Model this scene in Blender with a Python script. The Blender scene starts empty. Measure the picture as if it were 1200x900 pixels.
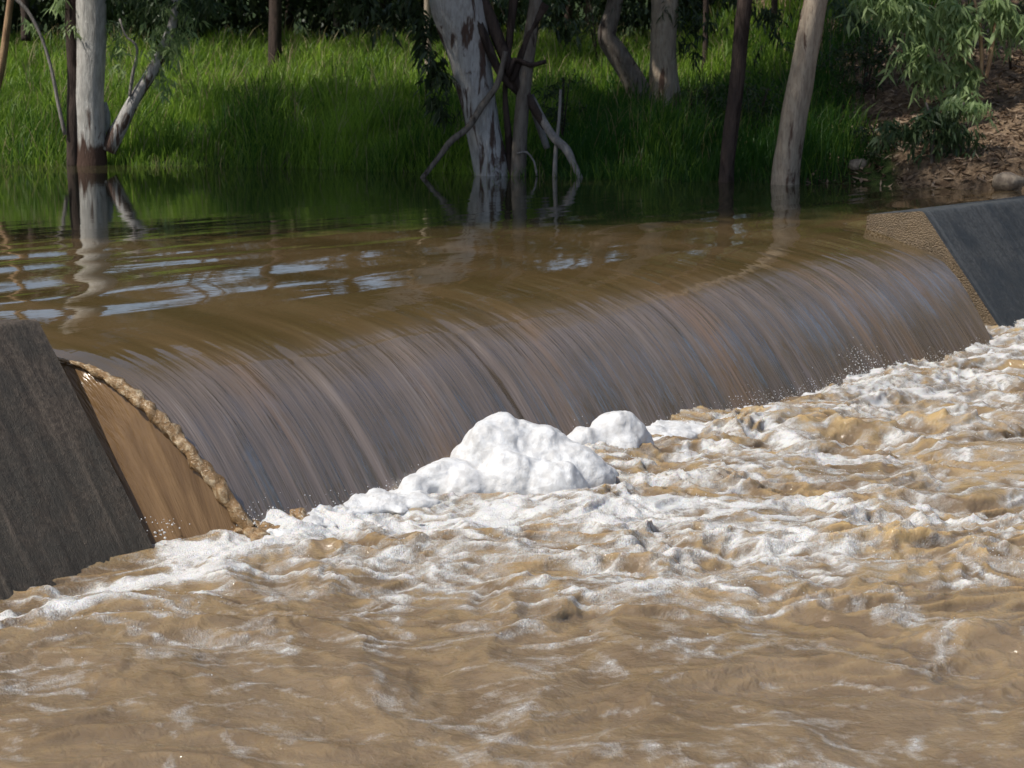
import bpy, math, random
import numpy as np
random.seed(4); rng = np.random.default_rng(7)
R = math.radians
scene = bpy.context.scene
COL = scene.collection

# ------------------------------------------------------------------ camera model
F = 2400.0; PITCH = math.atan(384/F); CH = 1.61          # focal length (px of a 1200 px frame), tilt, height above the pool
def ray(x, y):
    a = (x-600)/F; b = -(y-450)/F; c, s = math.cos(PITCH), math.sin(PITCH)
    return np.array([a, c+b*s, -s+b*c])
def at(x, y, z=0.0):                                      # point of the level z
    r = ray(x, y); k = (z-CH)/r[2]; return np.array([k*r[0], k*r[1], z])
def far(x, y, D):                                         # point at distance D
    r = ray(x, y); k = D/r[1]; return np.array([k*r[0], D, CH+k*r[2]])

# weir frame: origin = downstream top corner of the left block, U along the crest, N downstream
A = np.array([-2.8194, 12.0990, 0.0]); U = np.array([.62977, .77678, 0]); N = np.array([.77678, -.62977, 0])
LEN = 11.09; TOE = -1.15
def W(t, n, z): return A + U*t + N*n + np.array([0, 0, z])
def tn(X, Y):
    dx = X-A[0]; dy = Y-A[1]
    return dx*U[0]+dy*U[1], dx*N[0]+dy*N[1]

# ------------------------------------------------------------------ noise
def _h(ix, iy, iz, seed):
    h = (ix.astype(np.int64)*374761393 + iy.astype(np.int64)*668265263 + iz.astype(np.int64)*2147483647 + seed*1274126177) & 0xffffffff
    h = ((h ^ (h >> 13))*1274126177) & 0xffffffff
    h = ((h ^ (h >> 16))*2246822519) & 0xffffffff
    return (h ^ (h >> 15)) & 0xffffffff
def pn(x, y, seed=0):
    x = np.asarray(x, float); y = np.asarray(y, float)
    x, y = np.broadcast_arrays(x, y)
    ix = np.floor(x); iy = np.floor(y); fx = x-ix; fy = y-iy
    ux = fx*fx*fx*(fx*(fx*6-15)+10); uy = fy*fy*fy*(fy*(fy*6-15)+10)
    z0 = np.zeros_like(ix)
    def g(dx, dy):
        a = _h(ix+dx, iy+dy, z0, seed)*(2*np.pi/4294967296.0)
        return np.cos(a)*(fx-dx)+np.sin(a)*(fy-dy)
    a = g(0, 0)*(1-ux)+g(1, 0)*ux; b = g(0, 1)*(1-ux)+g(1, 1)*ux
    return (a*(1-uy)+b*uy)*1.45
def pn3(x, y, z, seed=0):                                 # cheap 3-D value noise
    ix = np.floor(x); iy = np.floor(y); iz = np.floor(z); fx = x-ix; fy = y-iy; fz = z-iz
    ux, uy, uz = [f*f*(3-2*f) for f in (fx, fy, fz)]
    def v(a, b, c): return _h(ix+a, iy+b, iz+c, seed)/2147483648.0-1
    r = 0
    for a in (0, 1):
        for b in (0, 1):
            for c in (0, 1):
                r = r + v(a, b, c)*(ux if a else 1-ux)*(uy if b else 1-uy)*(uz if c else 1-uz)
    return r
def fbm(x, y, o=4, seed=0):
    r = 0; a = 1; s = 0
    for i in range(o):
        r = r+a*pn(x*2**i+i*17.3, y*2**i-i*9.1, seed+i); s += a; a *= .5
    return r/s
def ss(x, a, b):
    t = np.clip((x-a)/(b-a), 0, 1); return t*t*(3-2*t)

# ------------------------------------------------------------------ object helpers
def tag(o, label=None, cat=None, group=None, kind=None):
    if label: o['label'] = label
    if cat: o['category'] = cat
    if group: o['group'] = group
    if kind: o['kind'] = kind
    return o
def empty(name, loc, label=None, cat=None, group=None):
    o = bpy.data.objects.new(name, None); o.location = loc; o.empty_display_size = .2
    COL.objects.link(o); return tag(o, label, cat, group)
def mesh(name, V, Fc, mat, parent=None, smooth=True, attrs=None, uv=None):
    """V (n,3) array; Fc array (m,k) or list of arrays of one size each"""
    me = bpy.data.meshes.new(name); V = np.asarray(V, dtype=np.float32)
    if not isinstance(Fc, (list, tuple)): Fc = [Fc]
    Fc = [np.asarray(f, dtype=np.int32) for f in Fc if len(f)]
    me.vertices.add(len(V)); me.vertices.foreach_set('co', V.ravel())
    loops = np.concatenate([f.ravel() for f in Fc]); tot = np.concatenate([np.full(len(f), f.shape[1], np.int32) for f in Fc])
    me.loops.add(len(loops)); me.loops.foreach_set('vertex_index', loops)
    me.polygons.add(len(tot)); me.polygons.foreach_set('loop_start', np.concatenate([[0], np.cumsum(tot)[:-1]]).astype(np.int32))
    me.update(calc_edges=True)
    if smooth: me.polygons.foreach_set('use_smooth', np.ones(len(tot), bool))
    if uv is not None:
        l = me.uv_layers.new(name='flow'); l.data.foreach_set('uv', np.asarray(uv, np.float32)[loops].ravel())
    for k, a in (attrs or {}).items():
        at_ = me.attributes.new(k, 'FLOAT', 'POINT'); at_.data.foreach_set('value', np.asarray(a, np.float32))
    me.materials.append(mat); me.validate()
    o = bpy.data.objects.new(name, me); COL.objects.link(o)
    if parent is not None: o.parent = parent
    return o
def gridfaces(nx, ny, keep=None):                         # vertices indexed [i*ny+j]
    i, j = np.meshgrid(np.arange(nx-1), np.arange(ny-1), indexing='ij'); a = i*ny+j
    f = np.stack([a, a+ny, a+ny+1, a+1], -1)
    if keep is not None: f = f[keep]
    return f.reshape(-1, 4)
def tube(P, rad, seg=12, seed=0, rough=.06, res=.08, cap=True):
    rough = rough*1.5
    P = np.array(P, float); rad = np.array(rad, float)
    d = np.concatenate([[0], np.cumsum(np.linalg.norm(np.diff(P, axis=0), axis=1))])
    n = max(6, min(160, int(d[-1]/res)+2)); s = np.linspace(0, d[-1], n)
    # smooth (Catmull-Rom like) interpolation
    def interp(Y):
        out = np.empty(n); m = np.gradient(Y, d) if len(d) > 2 else np.full(len(d), (Y[-1]-Y[0])/d[-1])
        k = np.clip(np.searchsorted(d, s)-1, 0, len(d)-2); h = d[k+1]-d[k]; u = (s-d[k])/h
        return (2*u**3-3*u**2+1)*Y[k]+(u**3-2*u**2+u)*h*m[k]+(-2*u**3+3*u**2)*Y[k+1]+(u**3-u**2)*h*m[k+1]
    C = np.stack([interp(P[:, i]) for i in range(3)], 1); r = np.interp(s, d, rad)
    T = np.gradient(C, axis=0); T /= np.linalg.norm(T, axis=1)[:, None]+1e-9
    ref = np.array([0, 1, .01]) if abs(T[:, 1]).max() < .9 else np.array([1, 0, .01])
    B = np.cross(T, ref); B /= np.linalg.norm(B, axis=1)[:, None]+1e-9; Q = np.cross(B, T)
    a = np.linspace(0, 2*np.pi, seg, endpoint=False)
    ca, sa = np.cos(a), np.sin(a)
    nz = 1+rough*(pn3(ca[None]*1.6+seed*7, sa[None]*1.6, s[:, None]*1.3/ max(rad.max()*4, .05)*.4, seed)+.5*pn3(ca[None]*4+seed, sa[None]*4, s[:, None]*3, seed+3))
    V = C[:, None]+(B[:, None]*ca[None, :, None]+Q[:, None]*sa[None, :, None])*(r[:, None]*nz)[..., None]
    V = V.reshape(-1, 3); i, j = np.meshgrid(np.arange(n-1), np.arange(seg), indexing='ij')
    f = np.stack([i*seg+j, i*seg+(j+1) % seg, (i+1)*seg+(j+1) % seg, (i+1)*seg+j], -1).reshape(-1, 4)
    tri = []
    if cap:
        V = np.vstack([V, C[0], C[-1]]); q = len(V)
        for k in range(seg):
            tri.append((q-2, (k+1) % seg, k)); tri.append((q-1, (n-1)*seg+k, (n-1)*seg+(k+1) % seg))
    return V, f, np.array(tri).reshape(-1, 3)
def join(parts):
    V = []; Q = []; T = []; o = 0
    for v, q, t in parts:
        V.append(v); Q.append(q+o); T.append(t+o if len(t) else np.zeros((0, 3), int)); o += len(v)
    return np.vstack(V), [np.vstack(Q), np.vstack(T)]

# ------------------------------------------------------------------ material helpers
class NT:
    def __init__(s, name):
        m = bpy.data.materials.new(name); m.use_nodes = True; s.m = m; s.t = m.node_tree; s.t.nodes.clear()
        s.out = s.n('ShaderNodeOutputMaterial')
    def n(s, ty, **kw):
        d = s.t.nodes.new(ty)
        for k, v in kw.items(): setattr(d, k, v)
        return d
    def put(s, sock, v):
        if hasattr(v, 'links'): s.t.links.new(v, sock)
        elif isinstance(v, (tuple, list)) and len(v) == 3 and sock.type == 'RGBA': sock.default_value = (*v, 1)
        else: sock.default_value = v
    def coord(s, which='Object', scale=(1, 1, 1), attr=None):
        if which == 'UV':
            c = s.n('ShaderNodeUVMap'); c.uv_map = 'flow'; o = c.outputs[0]
        elif which == 'World': o = s.n('ShaderNodeNewGeometry').outputs['Position']
        else: o = s.n('ShaderNodeTexCoord').outputs[which]
        mp = s.n('ShaderNodeMapping'); s.put(mp.inputs[0], o); mp.inputs['Scale'].default_value = scale; return mp.outputs[0]
    def noise(s, co, scale, detail=4, rough=.55, dist=0., ridged=False):
        d = s.n('ShaderNodeTexNoise'); s.put(d.inputs['Vector'], co); s.put(d.inputs['Scale'], scale)
        d.inputs['Detail'].default_value = detail; d.inputs['Roughness'].default_value = rough; d.inputs['Distortion'].default_value = dist
        if ridged: d.noise_type = 'RIDGED_MULTIFRACTAL'
        return d.outputs[0]
    def vor(s, co, scale, feature='F1'):
        d = s.n('ShaderNodeTexVoronoi', feature=feature); s.put(d.inputs['Vector'], co); d.inputs['Scale'].default_value = scale
        return d.outputs['Distance']
    def math(s, op, a, b=0., c=0., clamp=False):
        d = s.n('ShaderNodeMath', operation=op, use_clamp=clamp); s.put(d.inputs[0], a); s.put(d.inputs[1], b); s.put(d.inputs[2], c); return d.outputs[0]
    def smooth(s, v, a, b, lo=0., hi=1.):
        d = s.n('ShaderNodeMapRange', interpolation_type='SMOOTHSTEP'); s.put(d.inputs[0], v)
        for i, q in enumerate((a, b, lo, hi)): s.put(d.inputs[i+1], q)
        return d.outputs[0]
    def mix(s, f, a, b, mode='MIX'):
        d = s.n('ShaderNodeMix', data_type='RGBA', blend_type=mode); s.put(d.inputs[0], f); s.put(d.inputs[6], a); s.put(d.inputs[7], b); return d.outputs[2]
    def attr(s, name): return s.n('ShaderNodeAttribute', attribute_name=name).outputs['Fac']
    def bump(s, h, strength=.3, dist=.02, normal=None):
        d = s.n('ShaderNodeBump'); s.put(d.inputs['Height'], h); s.put(d.inputs['Strength'], strength); s.put(d.inputs['Distance'], dist)
        if normal is not None: s.put(d.inputs['Normal'], normal)
        return d.outputs[0]
    def bsdf(s, color, rough=.6, normal=None, ior=None, spec=None, **kw):
        d = s.n('ShaderNodeBsdfPrincipled'); s.put(d.inputs['Base Color'], color); s.put(d.inputs['Roughness'], rough)
        if normal is not None: s.put(d.inputs['Normal'], normal)
        if ior: d.inputs['IOR'].default_value = ior
        if spec is not None: s.put(d.inputs['Specular IOR Level'], spec)
        for k, v in kw.items(): s.put(d.inputs[k], v)
        return d
    def done(s, sh): s.t.links.new(sh.outputs[0], s.out.inputs[0]); return s.m

def mat_flow():                                           # muddy water of the pool and the sheet; flow = (t, n)
    m = NT('muddy_flowing_water'); w = m.coord('World')
    sh = m.attr('sheet')                                  # 0 on the pool, 1 on the falling sheet
    st1 = m.noise(m.coord('UV', (7, .5, 1)), 1, 4, .6); st2 = m.noise(m.coord('UV', (26, 1.9, 1)), 1, 4, .65); st3 = m.noise(m.coord('UV', (95, 6, 1)), 1, 3, .6)
    big = m.noise(m.coord('UV', (1.4, .35, 1)), 1, 4, .55); far_shade = m.attr('far_shade')
    c = m.mix(m.smooth(big, .40, .62), (.082, .056, .022), (.118, .078, .035))
    cs = m.mix(m.smooth(st1, .35, .65), (.135, .096, .060), (.185, .132, .086)); cs = m.mix(m.smooth(big, .53, .62, 0, .7), cs, (.22, .132, .066))
    cs = m.mix(m.smooth(m.math('MULTIPLY', st2, m.math('ADD', st1, .5)), .50, .72, 0, .40), cs, (.25, .205, .165))
    cs = m.mix(m.smooth(st3, .55, .75, 0, .10), cs, (.30, .27, .24))
    c = m.mix(sh, c, cs); c = m.mix(far_shade, c, (.040, .038, .016))  # far pool darkened: tree shade put into the water colour
    hs = m.math('ADD', m.math('MULTIPLY', m.noise(m.coord('UV', (1.7, .7, 1)), 1, 3, .5), 6.5), m.math('ADD', m.math('MULTIPLY', st1, 2.0), m.math('ADD', m.math('MULTIPLY', st2, .50), m.math('MULTIPLY', st3, .07))))
    b1 = m.bump(hs, m.math('MULTIPLY', sh, .85), .022)
    ripn = m.math('ADD', m.noise(m.coord('UV', (.7, 2.4, 1)), 1.3, 3, .5), m.math('ADD', m.math('MULTIPLY', m.noise(m.coord('UV', (2.4, 11, 1)), 1, 4, .55), .20), m.math('MULTIPLY', m.noise(m.coord('UV', (14, 5, 1)), 1, 3, .55), .07)))
    b2 = m.bump(ripn, m.attr('rip'), .045, b1)
    return m.done(m.bsdf(c, m.math('ADD', m.math('MULTIPLY', sh, .045), .035), b2, ior=1.55, **{'Specular IOR Level': m.math('ADD', .9, m.math('MULTIPLY', sh, 1.1))}))
def mat_turb():                                           # churning tail water; foam attribute from the mesh
    m = NT('churning_muddy_water'); w = m.coord('World')
    f = m.attr('foam'); cr = m.attr('crest')
    n1 = m.noise(m.coord('World', (1, 1.3, 1)), 9, 5, .62, .6); n2 = m.noise(w, 42, 4, .6, .3); n3 = m.noise(w, 150, 3, .6)
    v = m.vor(w, 70, 'DISTANCE_TO_EDGE')
    fx = m.math('ADD', f, m.math('ADD', m.math('MULTIPLY', m.math('SUBTRACT', n1, .5), 1.0), m.math('MULTIPLY', m.math('SUBTRACT', n2, .5), .60)))
    fm = m.smooth(fx, .40, .66); thin = m.smooth(fx, .18, .50)
    mud = m.mix(m.smooth(m.noise(w, 2.4, 4, .6), .35, .65), (.158, .110, .064), (.215, .154, .092))
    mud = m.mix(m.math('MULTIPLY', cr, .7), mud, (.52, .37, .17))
    c = m.mix(m.math('MULTIPLY', thin, .45), mud, (.42, .38, .33))
    foamc = m.mix(m.smooth(fx, .50, 1.05), (.36, .335, .30), (.66, .65, .63))
    lace = m.smooth(m.vor(m.coord('World', (1, 1.2, 1)), 11, 'DISTANCE_TO_EDGE'), .03, .22)
    fm = m.math('MULTIPLY', fm, m.math('SUBTRACT', 1., m.math('MULTIPLY', lace, m.smooth(fx, .95, .45, 0, .55))))
    c = m.mix(fm, c, foamc)
    h = m.math('ADD', m.math('MULTIPLY', m.noise(w, 12, 5, .6, .4), .022), m.math('MULTIPLY', n2, .0050))
    h = m.math('ADD', h, m.math('MULTIPLY', m.math('MULTIPLY', m.math('ADD', n3, m.math('MULTIPLY', v, -2.)), thin), .007))
    nrm = m.bump(h, .85, 1.0)
    ro = m.smooth(fm, 0., 1., .06, .28)
    return m.done(m.bsdf(c, ro, nrm, ior=1.45, **{'Subsurface Weight': .6, 'Subsurface Radius': (.05, .032, .018), 'Subsurface Scale': .8}))
def mat_foam():
    m = NT('white_river_foam'); w = m.coord('World')
    n = m.noise(w, 14, 5, .6); n2 = m.noise(w, 90, 4, .6); v = m.vor(w, 110)
    c = m.mix(m.smooth(n, .3, .7), (.54, .53, .515), (.73, .73, .725))
    c = m.mix(m.smooth(m.attr('low'), 0., 1.), c, (.60, .47, .30))
    h = m.math('ADD', m.math('MULTIPLY', n, .012), m.math('ADD', m.math('MULTIPLY', n2, .007), m.math('MULTIPLY', m.noise(w, 260, 2, .6), .0045)))
    return m.done(m.bsdf(c, .38, m.bump(h, .8, 1.0), ior=1.33, **{'Subsurface Weight': .3, 'Subsurface Radius': (.02, .018, .016), 'Subsurface Scale': 1.}))
def mat_froth():                                          # golden churned water
    m = NT('frothy_brown_water'); w = m.coord('World'); n = m.noise(w, 22, 5, .6, .5); n2 = m.noise(w, 100, 3, .6)
    c = m.mix(m.smooth(n, .45, .70), (.25, .155, .075), (.50, .39, .25))
    h = m.math('ADD', m.math('MULTIPLY', n, .03), m.math('MULTIPLY', n2, .008))
    return m.done(m.bsdf(c, .14, m.bump(h, .8, 1.0), ior=1.333))
def mat_film():
    m = NT('thin_brown_film_of_water'); st = m.noise(m.coord('UV', (14, 1.6, 1)), 1, 5, .6, .3); st2 = m.noise(m.coord('UV', (60, 6, 1)), 1, 3, .6)
    c = m.mix(m.smooth(st, .35, .65), (.13, .076, .034), (.205, .124, .058))
    return m.done(m.bsdf(c, .14, m.bump(m.math('ADD', st, m.math('MULTIPLY', st2, .35)), 1., .022), ior=1.4))
def mat_concrete(name, base, lite, sparkle=.2, algae=(.03, .04, .035)):
    m = NT(name); o = m.coord('Object')
    n1 = m.noise(o, 2.2, 5, .6); n2 = m.noise(o, 26, 5, .7); st = m.noise(m.coord('UV', (13, 1.3, 1)), 1, 5, .65); st2 = m.noise(m.coord('UV', (55, 9, 1)), 1, 4, .65); gr = m.noise(o, 150, 3, .7)
    c = m.mix(m.smooth(n2, .35, .7), base, lite)
    c = m.mix(m.smooth(st, .45, .7, 0, .55), c, tuple(.45*q for q in base))
    c = m.mix(m.smooth(n1, .48, .66, 0, .75), c, algae)
    sy = m.n('ShaderNodeSeparateXYZ'); m.put(sy.inputs[0], m.coord('UV')); wl = m.math('ADD', sy.outputs[1], m.math('MULTIPLY', n1, .7))
    c = m.mix(m.math('MULTIPLY', m.smooth(wl, 3.2, 3.5), m.smooth(m.noise(o, 9, 4, .7), .3, .6, .2, .8)), c, tuple(1.15*q for q in algae))
    drip = m.noise(m.coord('UV', (12, .5, 1)), 1, 5, .6, .4); c = m.mix(m.smooth(drip, .55, .72, 0, .35), c, tuple(1.7*q for q in lite))
    c = m.mix(m.smooth(gr, .62, .78, 0, sparkle), c, tuple(min(.6, q*4.5) for q in lite))
    h = m.math('ADD', m.math('MULTIPLY', n2, .014), m.math('ADD', m.math('MULTIPLY', st2, .010), m.math('MULTIPLY', gr, .009)))
    return m.done(m.bsdf(c, .6, m.bump(h, 1., 1.0), spec=.3))
def mat_aggregate():
    m = NT('exposed_aggregate_concrete'); o = m.coord('Object'); v = m.vor(o, 75); n = m.noise(o, 70, 4, .7); big = m.noise(o, 4, 3)
    c = m.mix(m.smooth(n, .35, .65), (.16, .11, .062), (.46, .33, .19)); c = m.mix(m.smooth(v, .05, .35, .0, .6), c, (.10, .07, .04))
    c = m.mix(m.smooth(n, .66, .74), c, (.75, .66, .50)); c = m.mix(m.smooth(big, .4, .6, 0, .35), c, (.10, .075, .045))
    return m.done(m.bsdf(c, .45, m.bump(m.math('SUBTRACT', m.math('MULTIPLY', n, .012), m.math('MULTIPLY', v, .02)), 1., 1.0)))
def mat_bark(name, lite, mid, dark, patch=.55, stain=.0, vstretch=.25):
    m = NT(name); o = m.coord('Object', (1, 1, vstretch)); o1 = m.coord('Object')
    n1 = m.noise(o, 5, 5, .6, .6); n2 = m.noise(o, 18, 5, .65, .3); n3 = m.noise(m.coord('Object', (1, 1, .12)), 60, 4, .6)
    c = m.mix(m.smooth(n2, .35, .65), lite, mid); c = m.mix(m.smooth(n1, patch, patch+.07), c, dark)
    c = m.mix(m.smooth(n3, .52, .68, 0, .45), c, tuple(q*.5 for q in mid))
    if stain > 0:
        sx = m.n('ShaderNodeSeparateXYZ'); m.put(sx.inputs[0], o1)
        zz = m.math('ADD', sx.outputs[2], m.math('MULTIPLY', m.math('SUBTRACT', n1, .5), 1.3))
        c = m.mix(m.smooth(zz, stain*.7, stain*1.15, 1., 0.), c, tuple(q*.8 for q in dark))
    h = m.math('ADD', m.math('MULTIPLY', n2, .03), m.math('MULTIPLY', n3, .014))
    return m.done(m.bsdf(c, .85, m.bump(h, .8, 1.0), spec=.2))
def mat_leaf(name, a, b, trans=.35, tcol=None, rough=.45):
    m = NT(name); r = m.attr('tint')
    c = m.mix(r, a, b); d = m.bsdf(c, rough, spec=.35)
    t = m.n('ShaderNodeBsdfTranslucent'); m.put(t.inputs[0], m.mix(r, tcol or tuple(q*1.4 for q in a), tcol or tuple(q*1.6 for q in b)))
    x = m.n('ShaderNodeMixShader'); x.inputs[0].default_value = trans; m.t.links.new(d.outputs[0], x.inputs[1]); m.t.links.new(t.outputs[0], x.inputs[2])
    return m.done(x)
def mat_ground():
    m = NT('bank_soil'); w = m.coord('World'); n = m.noise(w, .9, 5, .6); n2 = m.noise(w, 7, 5, .7); n3 = m.noise(w, 40, 4, .7)
    dirt = m.mix(m.smooth(n2, .35, .65), (.10, .065, .04), (.27, .19, .12)); gra = m.mix(m.smooth(n2, .35, .65), (.018, .032, .008), (.05, .075, .02))
    c = m.mix(m.smooth(m.math('ADD', m.attr('dirt'), m.math('MULTIPLY', m.math('SUBTRACT', n, .5), .8)), .4, .6), gra, dirt)
    h = m.math('ADD', m.math('MULTIPLY', n2, .10), m.math('MULTIPLY', n3, .03))
    return m.done(m.bsdf(c, .9, m.bump(h, .9, 1.0), spec=.15))
def mat_plain(name, a, b, scale=8, rough=.8):
    m = NT(name); n = m.noise(m.coord('Object'), scale, 5, .65)
    return m.done(m.bsdf(m.mix(m.smooth(n, .35, .65), a, b), rough, m.bump(n, .6, .03), spec=.25))

M_flow = mat_flow(); M_turb = mat_turb(); M_foam = mat_foam(); M_froth = mat_froth(); M_film = mat_film()
M_conc = mat_concrete('dark_wet_concrete', (.060, .046, .034), (.135, .105, .078), .6, (.040, .036, .029))
M_conc2 = mat_concrete('blue_grey_concrete', (.05, .055, .058), (.10, .105, .105), .25, (.03, .038, .045))
M_agg = mat_aggregate(); M_ground = mat_ground()
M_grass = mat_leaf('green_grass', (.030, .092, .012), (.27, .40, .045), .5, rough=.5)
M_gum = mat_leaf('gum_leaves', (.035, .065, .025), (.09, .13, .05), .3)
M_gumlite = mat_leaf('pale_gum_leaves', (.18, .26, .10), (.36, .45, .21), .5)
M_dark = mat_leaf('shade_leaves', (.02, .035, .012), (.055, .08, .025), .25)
M_white = mat_bark('white_gum_bark', (.52, .50, .46), (.36, .34, .31), (.10, .06, .045), .60, .42)
M_redgum = mat_bark('mottled_gum_bark', (.44, .42, .40), (.32, .30, .28), (.085, .052, .040), .52)
M_grey = mat_bark('grey_brown_bark', (.20, .17, .14), (.13, .105, .085), (.05, .035, .028), .55)
M_pale = mat_bark('pale_tan_bark', (.40, .33, .25), (.28, .22, .165), (.10, .06, .042), .56)
M_darkbark = mat_bark('dark_bark', (.075, .052, .042), (.05, .036, .03), (.03, .02, .016), .5)
M_orange = mat_bark('orange_bark', (.42, .28, .16), (.28, .17, .10), (.10, .06, .04), .6)
M_bleach = mat_bark('bleached_deadwood', (.30, .27, .25), (.20, .18, .165), (.09, .075, .065), .58)
M_litter = mat_leaf('dry_leaf_litter', (.10, .06, .035), (.34, .25, .17), .1, rough=.8)
M_rock = mat_plain('river_rock', (.16, .125, .095), (.33, .27, .20), 9)

# ------------------------------------------------------------------ pool + sheet
PNn = [-6, -4, -2, -1, -.5, 0, .3, .5, .7, .9, 1.1, 1.25, 1.5]; PNz = [0, -.008, -.035, -.08, -.12, -.19, -.26, -.34, -.47, -.66, -.90, -1.12, -1.5]
_x = np.linspace(-6, 1.5, 600); _y = np.interp(_x, PNn, PNz); _k = np.exp(-np.linspace(-2, 2, 41)**2); _k /= _k.sum()
_y = np.convolve(np.pad(_y, 20, 'edge'), _k, 'valid')
def prof(n): return np.interp(n, _x, _y)
EL = lambda n: np.interp(n, [-.7, -.07, .17, .6, .96, 1.24, 1.5], [.012, .10, .19, .25, .36, .49, .58])
ER = lambda n: np.interp(n, [-.7, -.3, 0, .2, .43, .88, 1.12, 1.5], [LEN-.004, LEN-.01, LEN-.12, 10.80, 10.60, 10.38, 10.27, 10.15])
def flow_z(t, n):
    d = np.hypot(n, np.maximum(0, np.maximum(.15-t, t-(LEN-.15))))
    zu = prof(-np.where(n < 0, d, 0)); z = np.where(n < 0, zu, prof(n))
    z = z-.11*np.exp(-((t-LEN)/.45)**2)*ss(n, -1.0, -.15)-.06*np.exp(-(t/.25)**2)*ss(n, -1.0, -.15)*ss(t, -.1, .0)
    s = ss(n, -.6, .5); x = t+.012*pn(n*2.5, t*1.5, 3)
    z = z+s*(.020*pn(x*.75, n*.25+3, 11)+.012*pn(x*2.1, n*.4, 12)+.007*pn(x*6, n*.7, 13)+.0035*pn(x*15, n*1.3, 14)+.0018*pn(x*32, n*2, 17))
    for t0, w, a in ((1.68, .055, .035), (3.3, .05, .035), (1.25, .07, .012), (5.1, .08, .014), (6.6, .1, .012)):
        z = z-s*a*np.exp(-((x-t0-.03*(n-.5))/w)**2)*ss(n, .0, .7)
    z = z+.007*np.exp(-((n-.44-.05*pn(t*1.3, 0*t, 15))/.022)**2)*ss(t, .8, 1.6)*ss(-t, -5.2, -4.0)
    # swells gathering on the pool as it accelerates
    g = ss(n, -7.5, -2.5)*(1-ss(n, -.6, .2))
    z = z+g*(.010*pn(t*.17+.10*n, n*.50, 21)+(.0045*pn(t*.40+n*.25, n*1.15, 22)+.024*np.exp(-((t-2.2)/3.4)**2)*ss(-n, .5, 1.2)*(1-ss(-n, 3, 5.5))*pn(t*.33+n*.15, n*1.7+.4*pn(t*.5, n*.5, 27), 24)+.014*ss(t, 6, 9)*(1-ss(-n, 2, 4))*pn(t*.5, n*1.9, 25))+.0016*pn(t*.9+n*.5, n*4.2, 23))
    return z
tA = np.concatenate([np.linspace(-30, -6, 50), np.linspace(-5.9, -.07, 110), np.linspace(0, LEN, 560), np.linspace(LEN+.08, LEN+6, 60), np.linspace(LEN+6.5, 34, 30)])
nA = np.concatenate([np.linspace(-42, -16, 30), np.linspace(-15.8, -6, 110), np.linspace(-5.94, -.66, 150), np.linspace(-.65, 1.42, 110)])
T, Nn = np.meshgrid(tA, nA, indexing='ij')
Tm = T.copy(); ins = (T >= -1e-6) & (T <= LEN+1e-6) & (Nn >= -.66)
lt, rt = EL(Nn), ER(Nn)
Tm = np.where(ins, lt+(rt-lt)*T/LEN, T)
# ease the neck so the pool meets the notch without a step
Z = flow_z(Tm, Nn)
edge = np.where(ins, np.exp(-((Tm-lt)/.06)**2), 0)*ss(Nn, -.1, .35); Z = Z+edge*.018*(1+.6*pn(Nn*14, Nn*0, 31))
P = A+U*Tm[..., None]+N*Nn[..., None]; P[..., 2] = Z
i, j = np.meshgrid(np.arange(len(tA)-1), np.arange(len(nA)-1), indexing='ij')
up = nA[j+1] <= -.645; notch = (tA[i] >= -1e-6) & (tA[i+1] <= LEN+1e-6)
left = (tA[i+1] <= -1.85) & (tA[i] >= -10.1)
keep = up | notch | left
sheet = ss(Nn+.10*pn(Tm*5, Nn*.5, 98), .05, .75); rip = (1-sheet)*(.02+.07*ss(Nn, -9, -3))
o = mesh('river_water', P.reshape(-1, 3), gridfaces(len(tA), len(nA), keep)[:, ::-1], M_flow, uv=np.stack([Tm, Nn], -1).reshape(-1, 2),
         attrs={'sheet': sheet.ravel(), 'rip': rip.ravel(), 'far_shade': (ss(P[..., 1]+.5*pn(Tm*.3, Nn*.6, 99), 18.6, 20.6)*ss(-Nn, 1.2, 2.6)).ravel()})
tag(o, 'brown river water sliding smoothly over the low crest of the weir', 'water', kind='structure')

# ------------------------------------------------------------------ weir: sill and the two raised blocks
def prism_block(name, t0, t1, prof2, mat, parent, amp=.004, step=.05, ends=(True, True), endmat=None, seed=0):
    pr = [prof2[0]]
    for a, b in zip(prof2[:-1], prof2[1:]):
        k = max(1, int(math.hypot(b[0]-a[0], b[1]-a[1])/step))
        pr += [(a[0]+(b[0]-a[0])*q/k, a[1]+(b[1]-a[1])*q/k) for q in range(1, k+1)]
    pr = np.array(pr); ts = np.linspace(t0, t1, max(2, int((t1-t0)/step)))
    T_, K = np.meshgrid(ts, np.arange(len(pr)), indexing='ij'); n_ = pr[K, 0]; z_ = pr[K, 1]
    d = amp*(pn(T_*9, n_*9+z_*7, seed)+.8*pn(T_*28, n_*24+z_*21, seed+1))
    n2 = n_+d; z2 = z_+d*.8
    V = (A+U*T_[..., None]+N*n2[..., None]); V[..., 2] = z2
    nv = len(pr); s = np.concatenate([[0], np.cumsum(np.hypot(*np.diff(pr, axis=0).T))])
    uv = np.stack([T_, s[K]], -1).reshape(-1, 2); V = V.reshape(-1, 3)
    o = mesh(name, V, gridfaces(len(ts), nv), mat, parent, smooth=False, uv=uv)
    # end faces as separate parts of their own material
    for e, (row, on) in enumerate(((0, ends[0]), (len(ts)-1, ends[1]))):
        if not on: continue
        Ve = V[row*nv:(row+1)*nv]; f = np.arange(nv)[None]; f = f if e == 0 else f[:, ::-1]
        mesh('end_face', Ve, f, endmat or mat, parent, smooth=False, uv=uv[:nv])
    return o
BP = [(-.75, -1.6), (-.65, -.02), (-.62, .004), (-.03, .062), (0, .048), (.93, -1.13), (1.20, -1.50)]
b = empty('weir_block', (0, 0, 0), 'dark rough concrete weir block sloping down beside the spillway, cut off by the left edge', 'weir block', 'raised concrete blocks of the weir')
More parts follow.
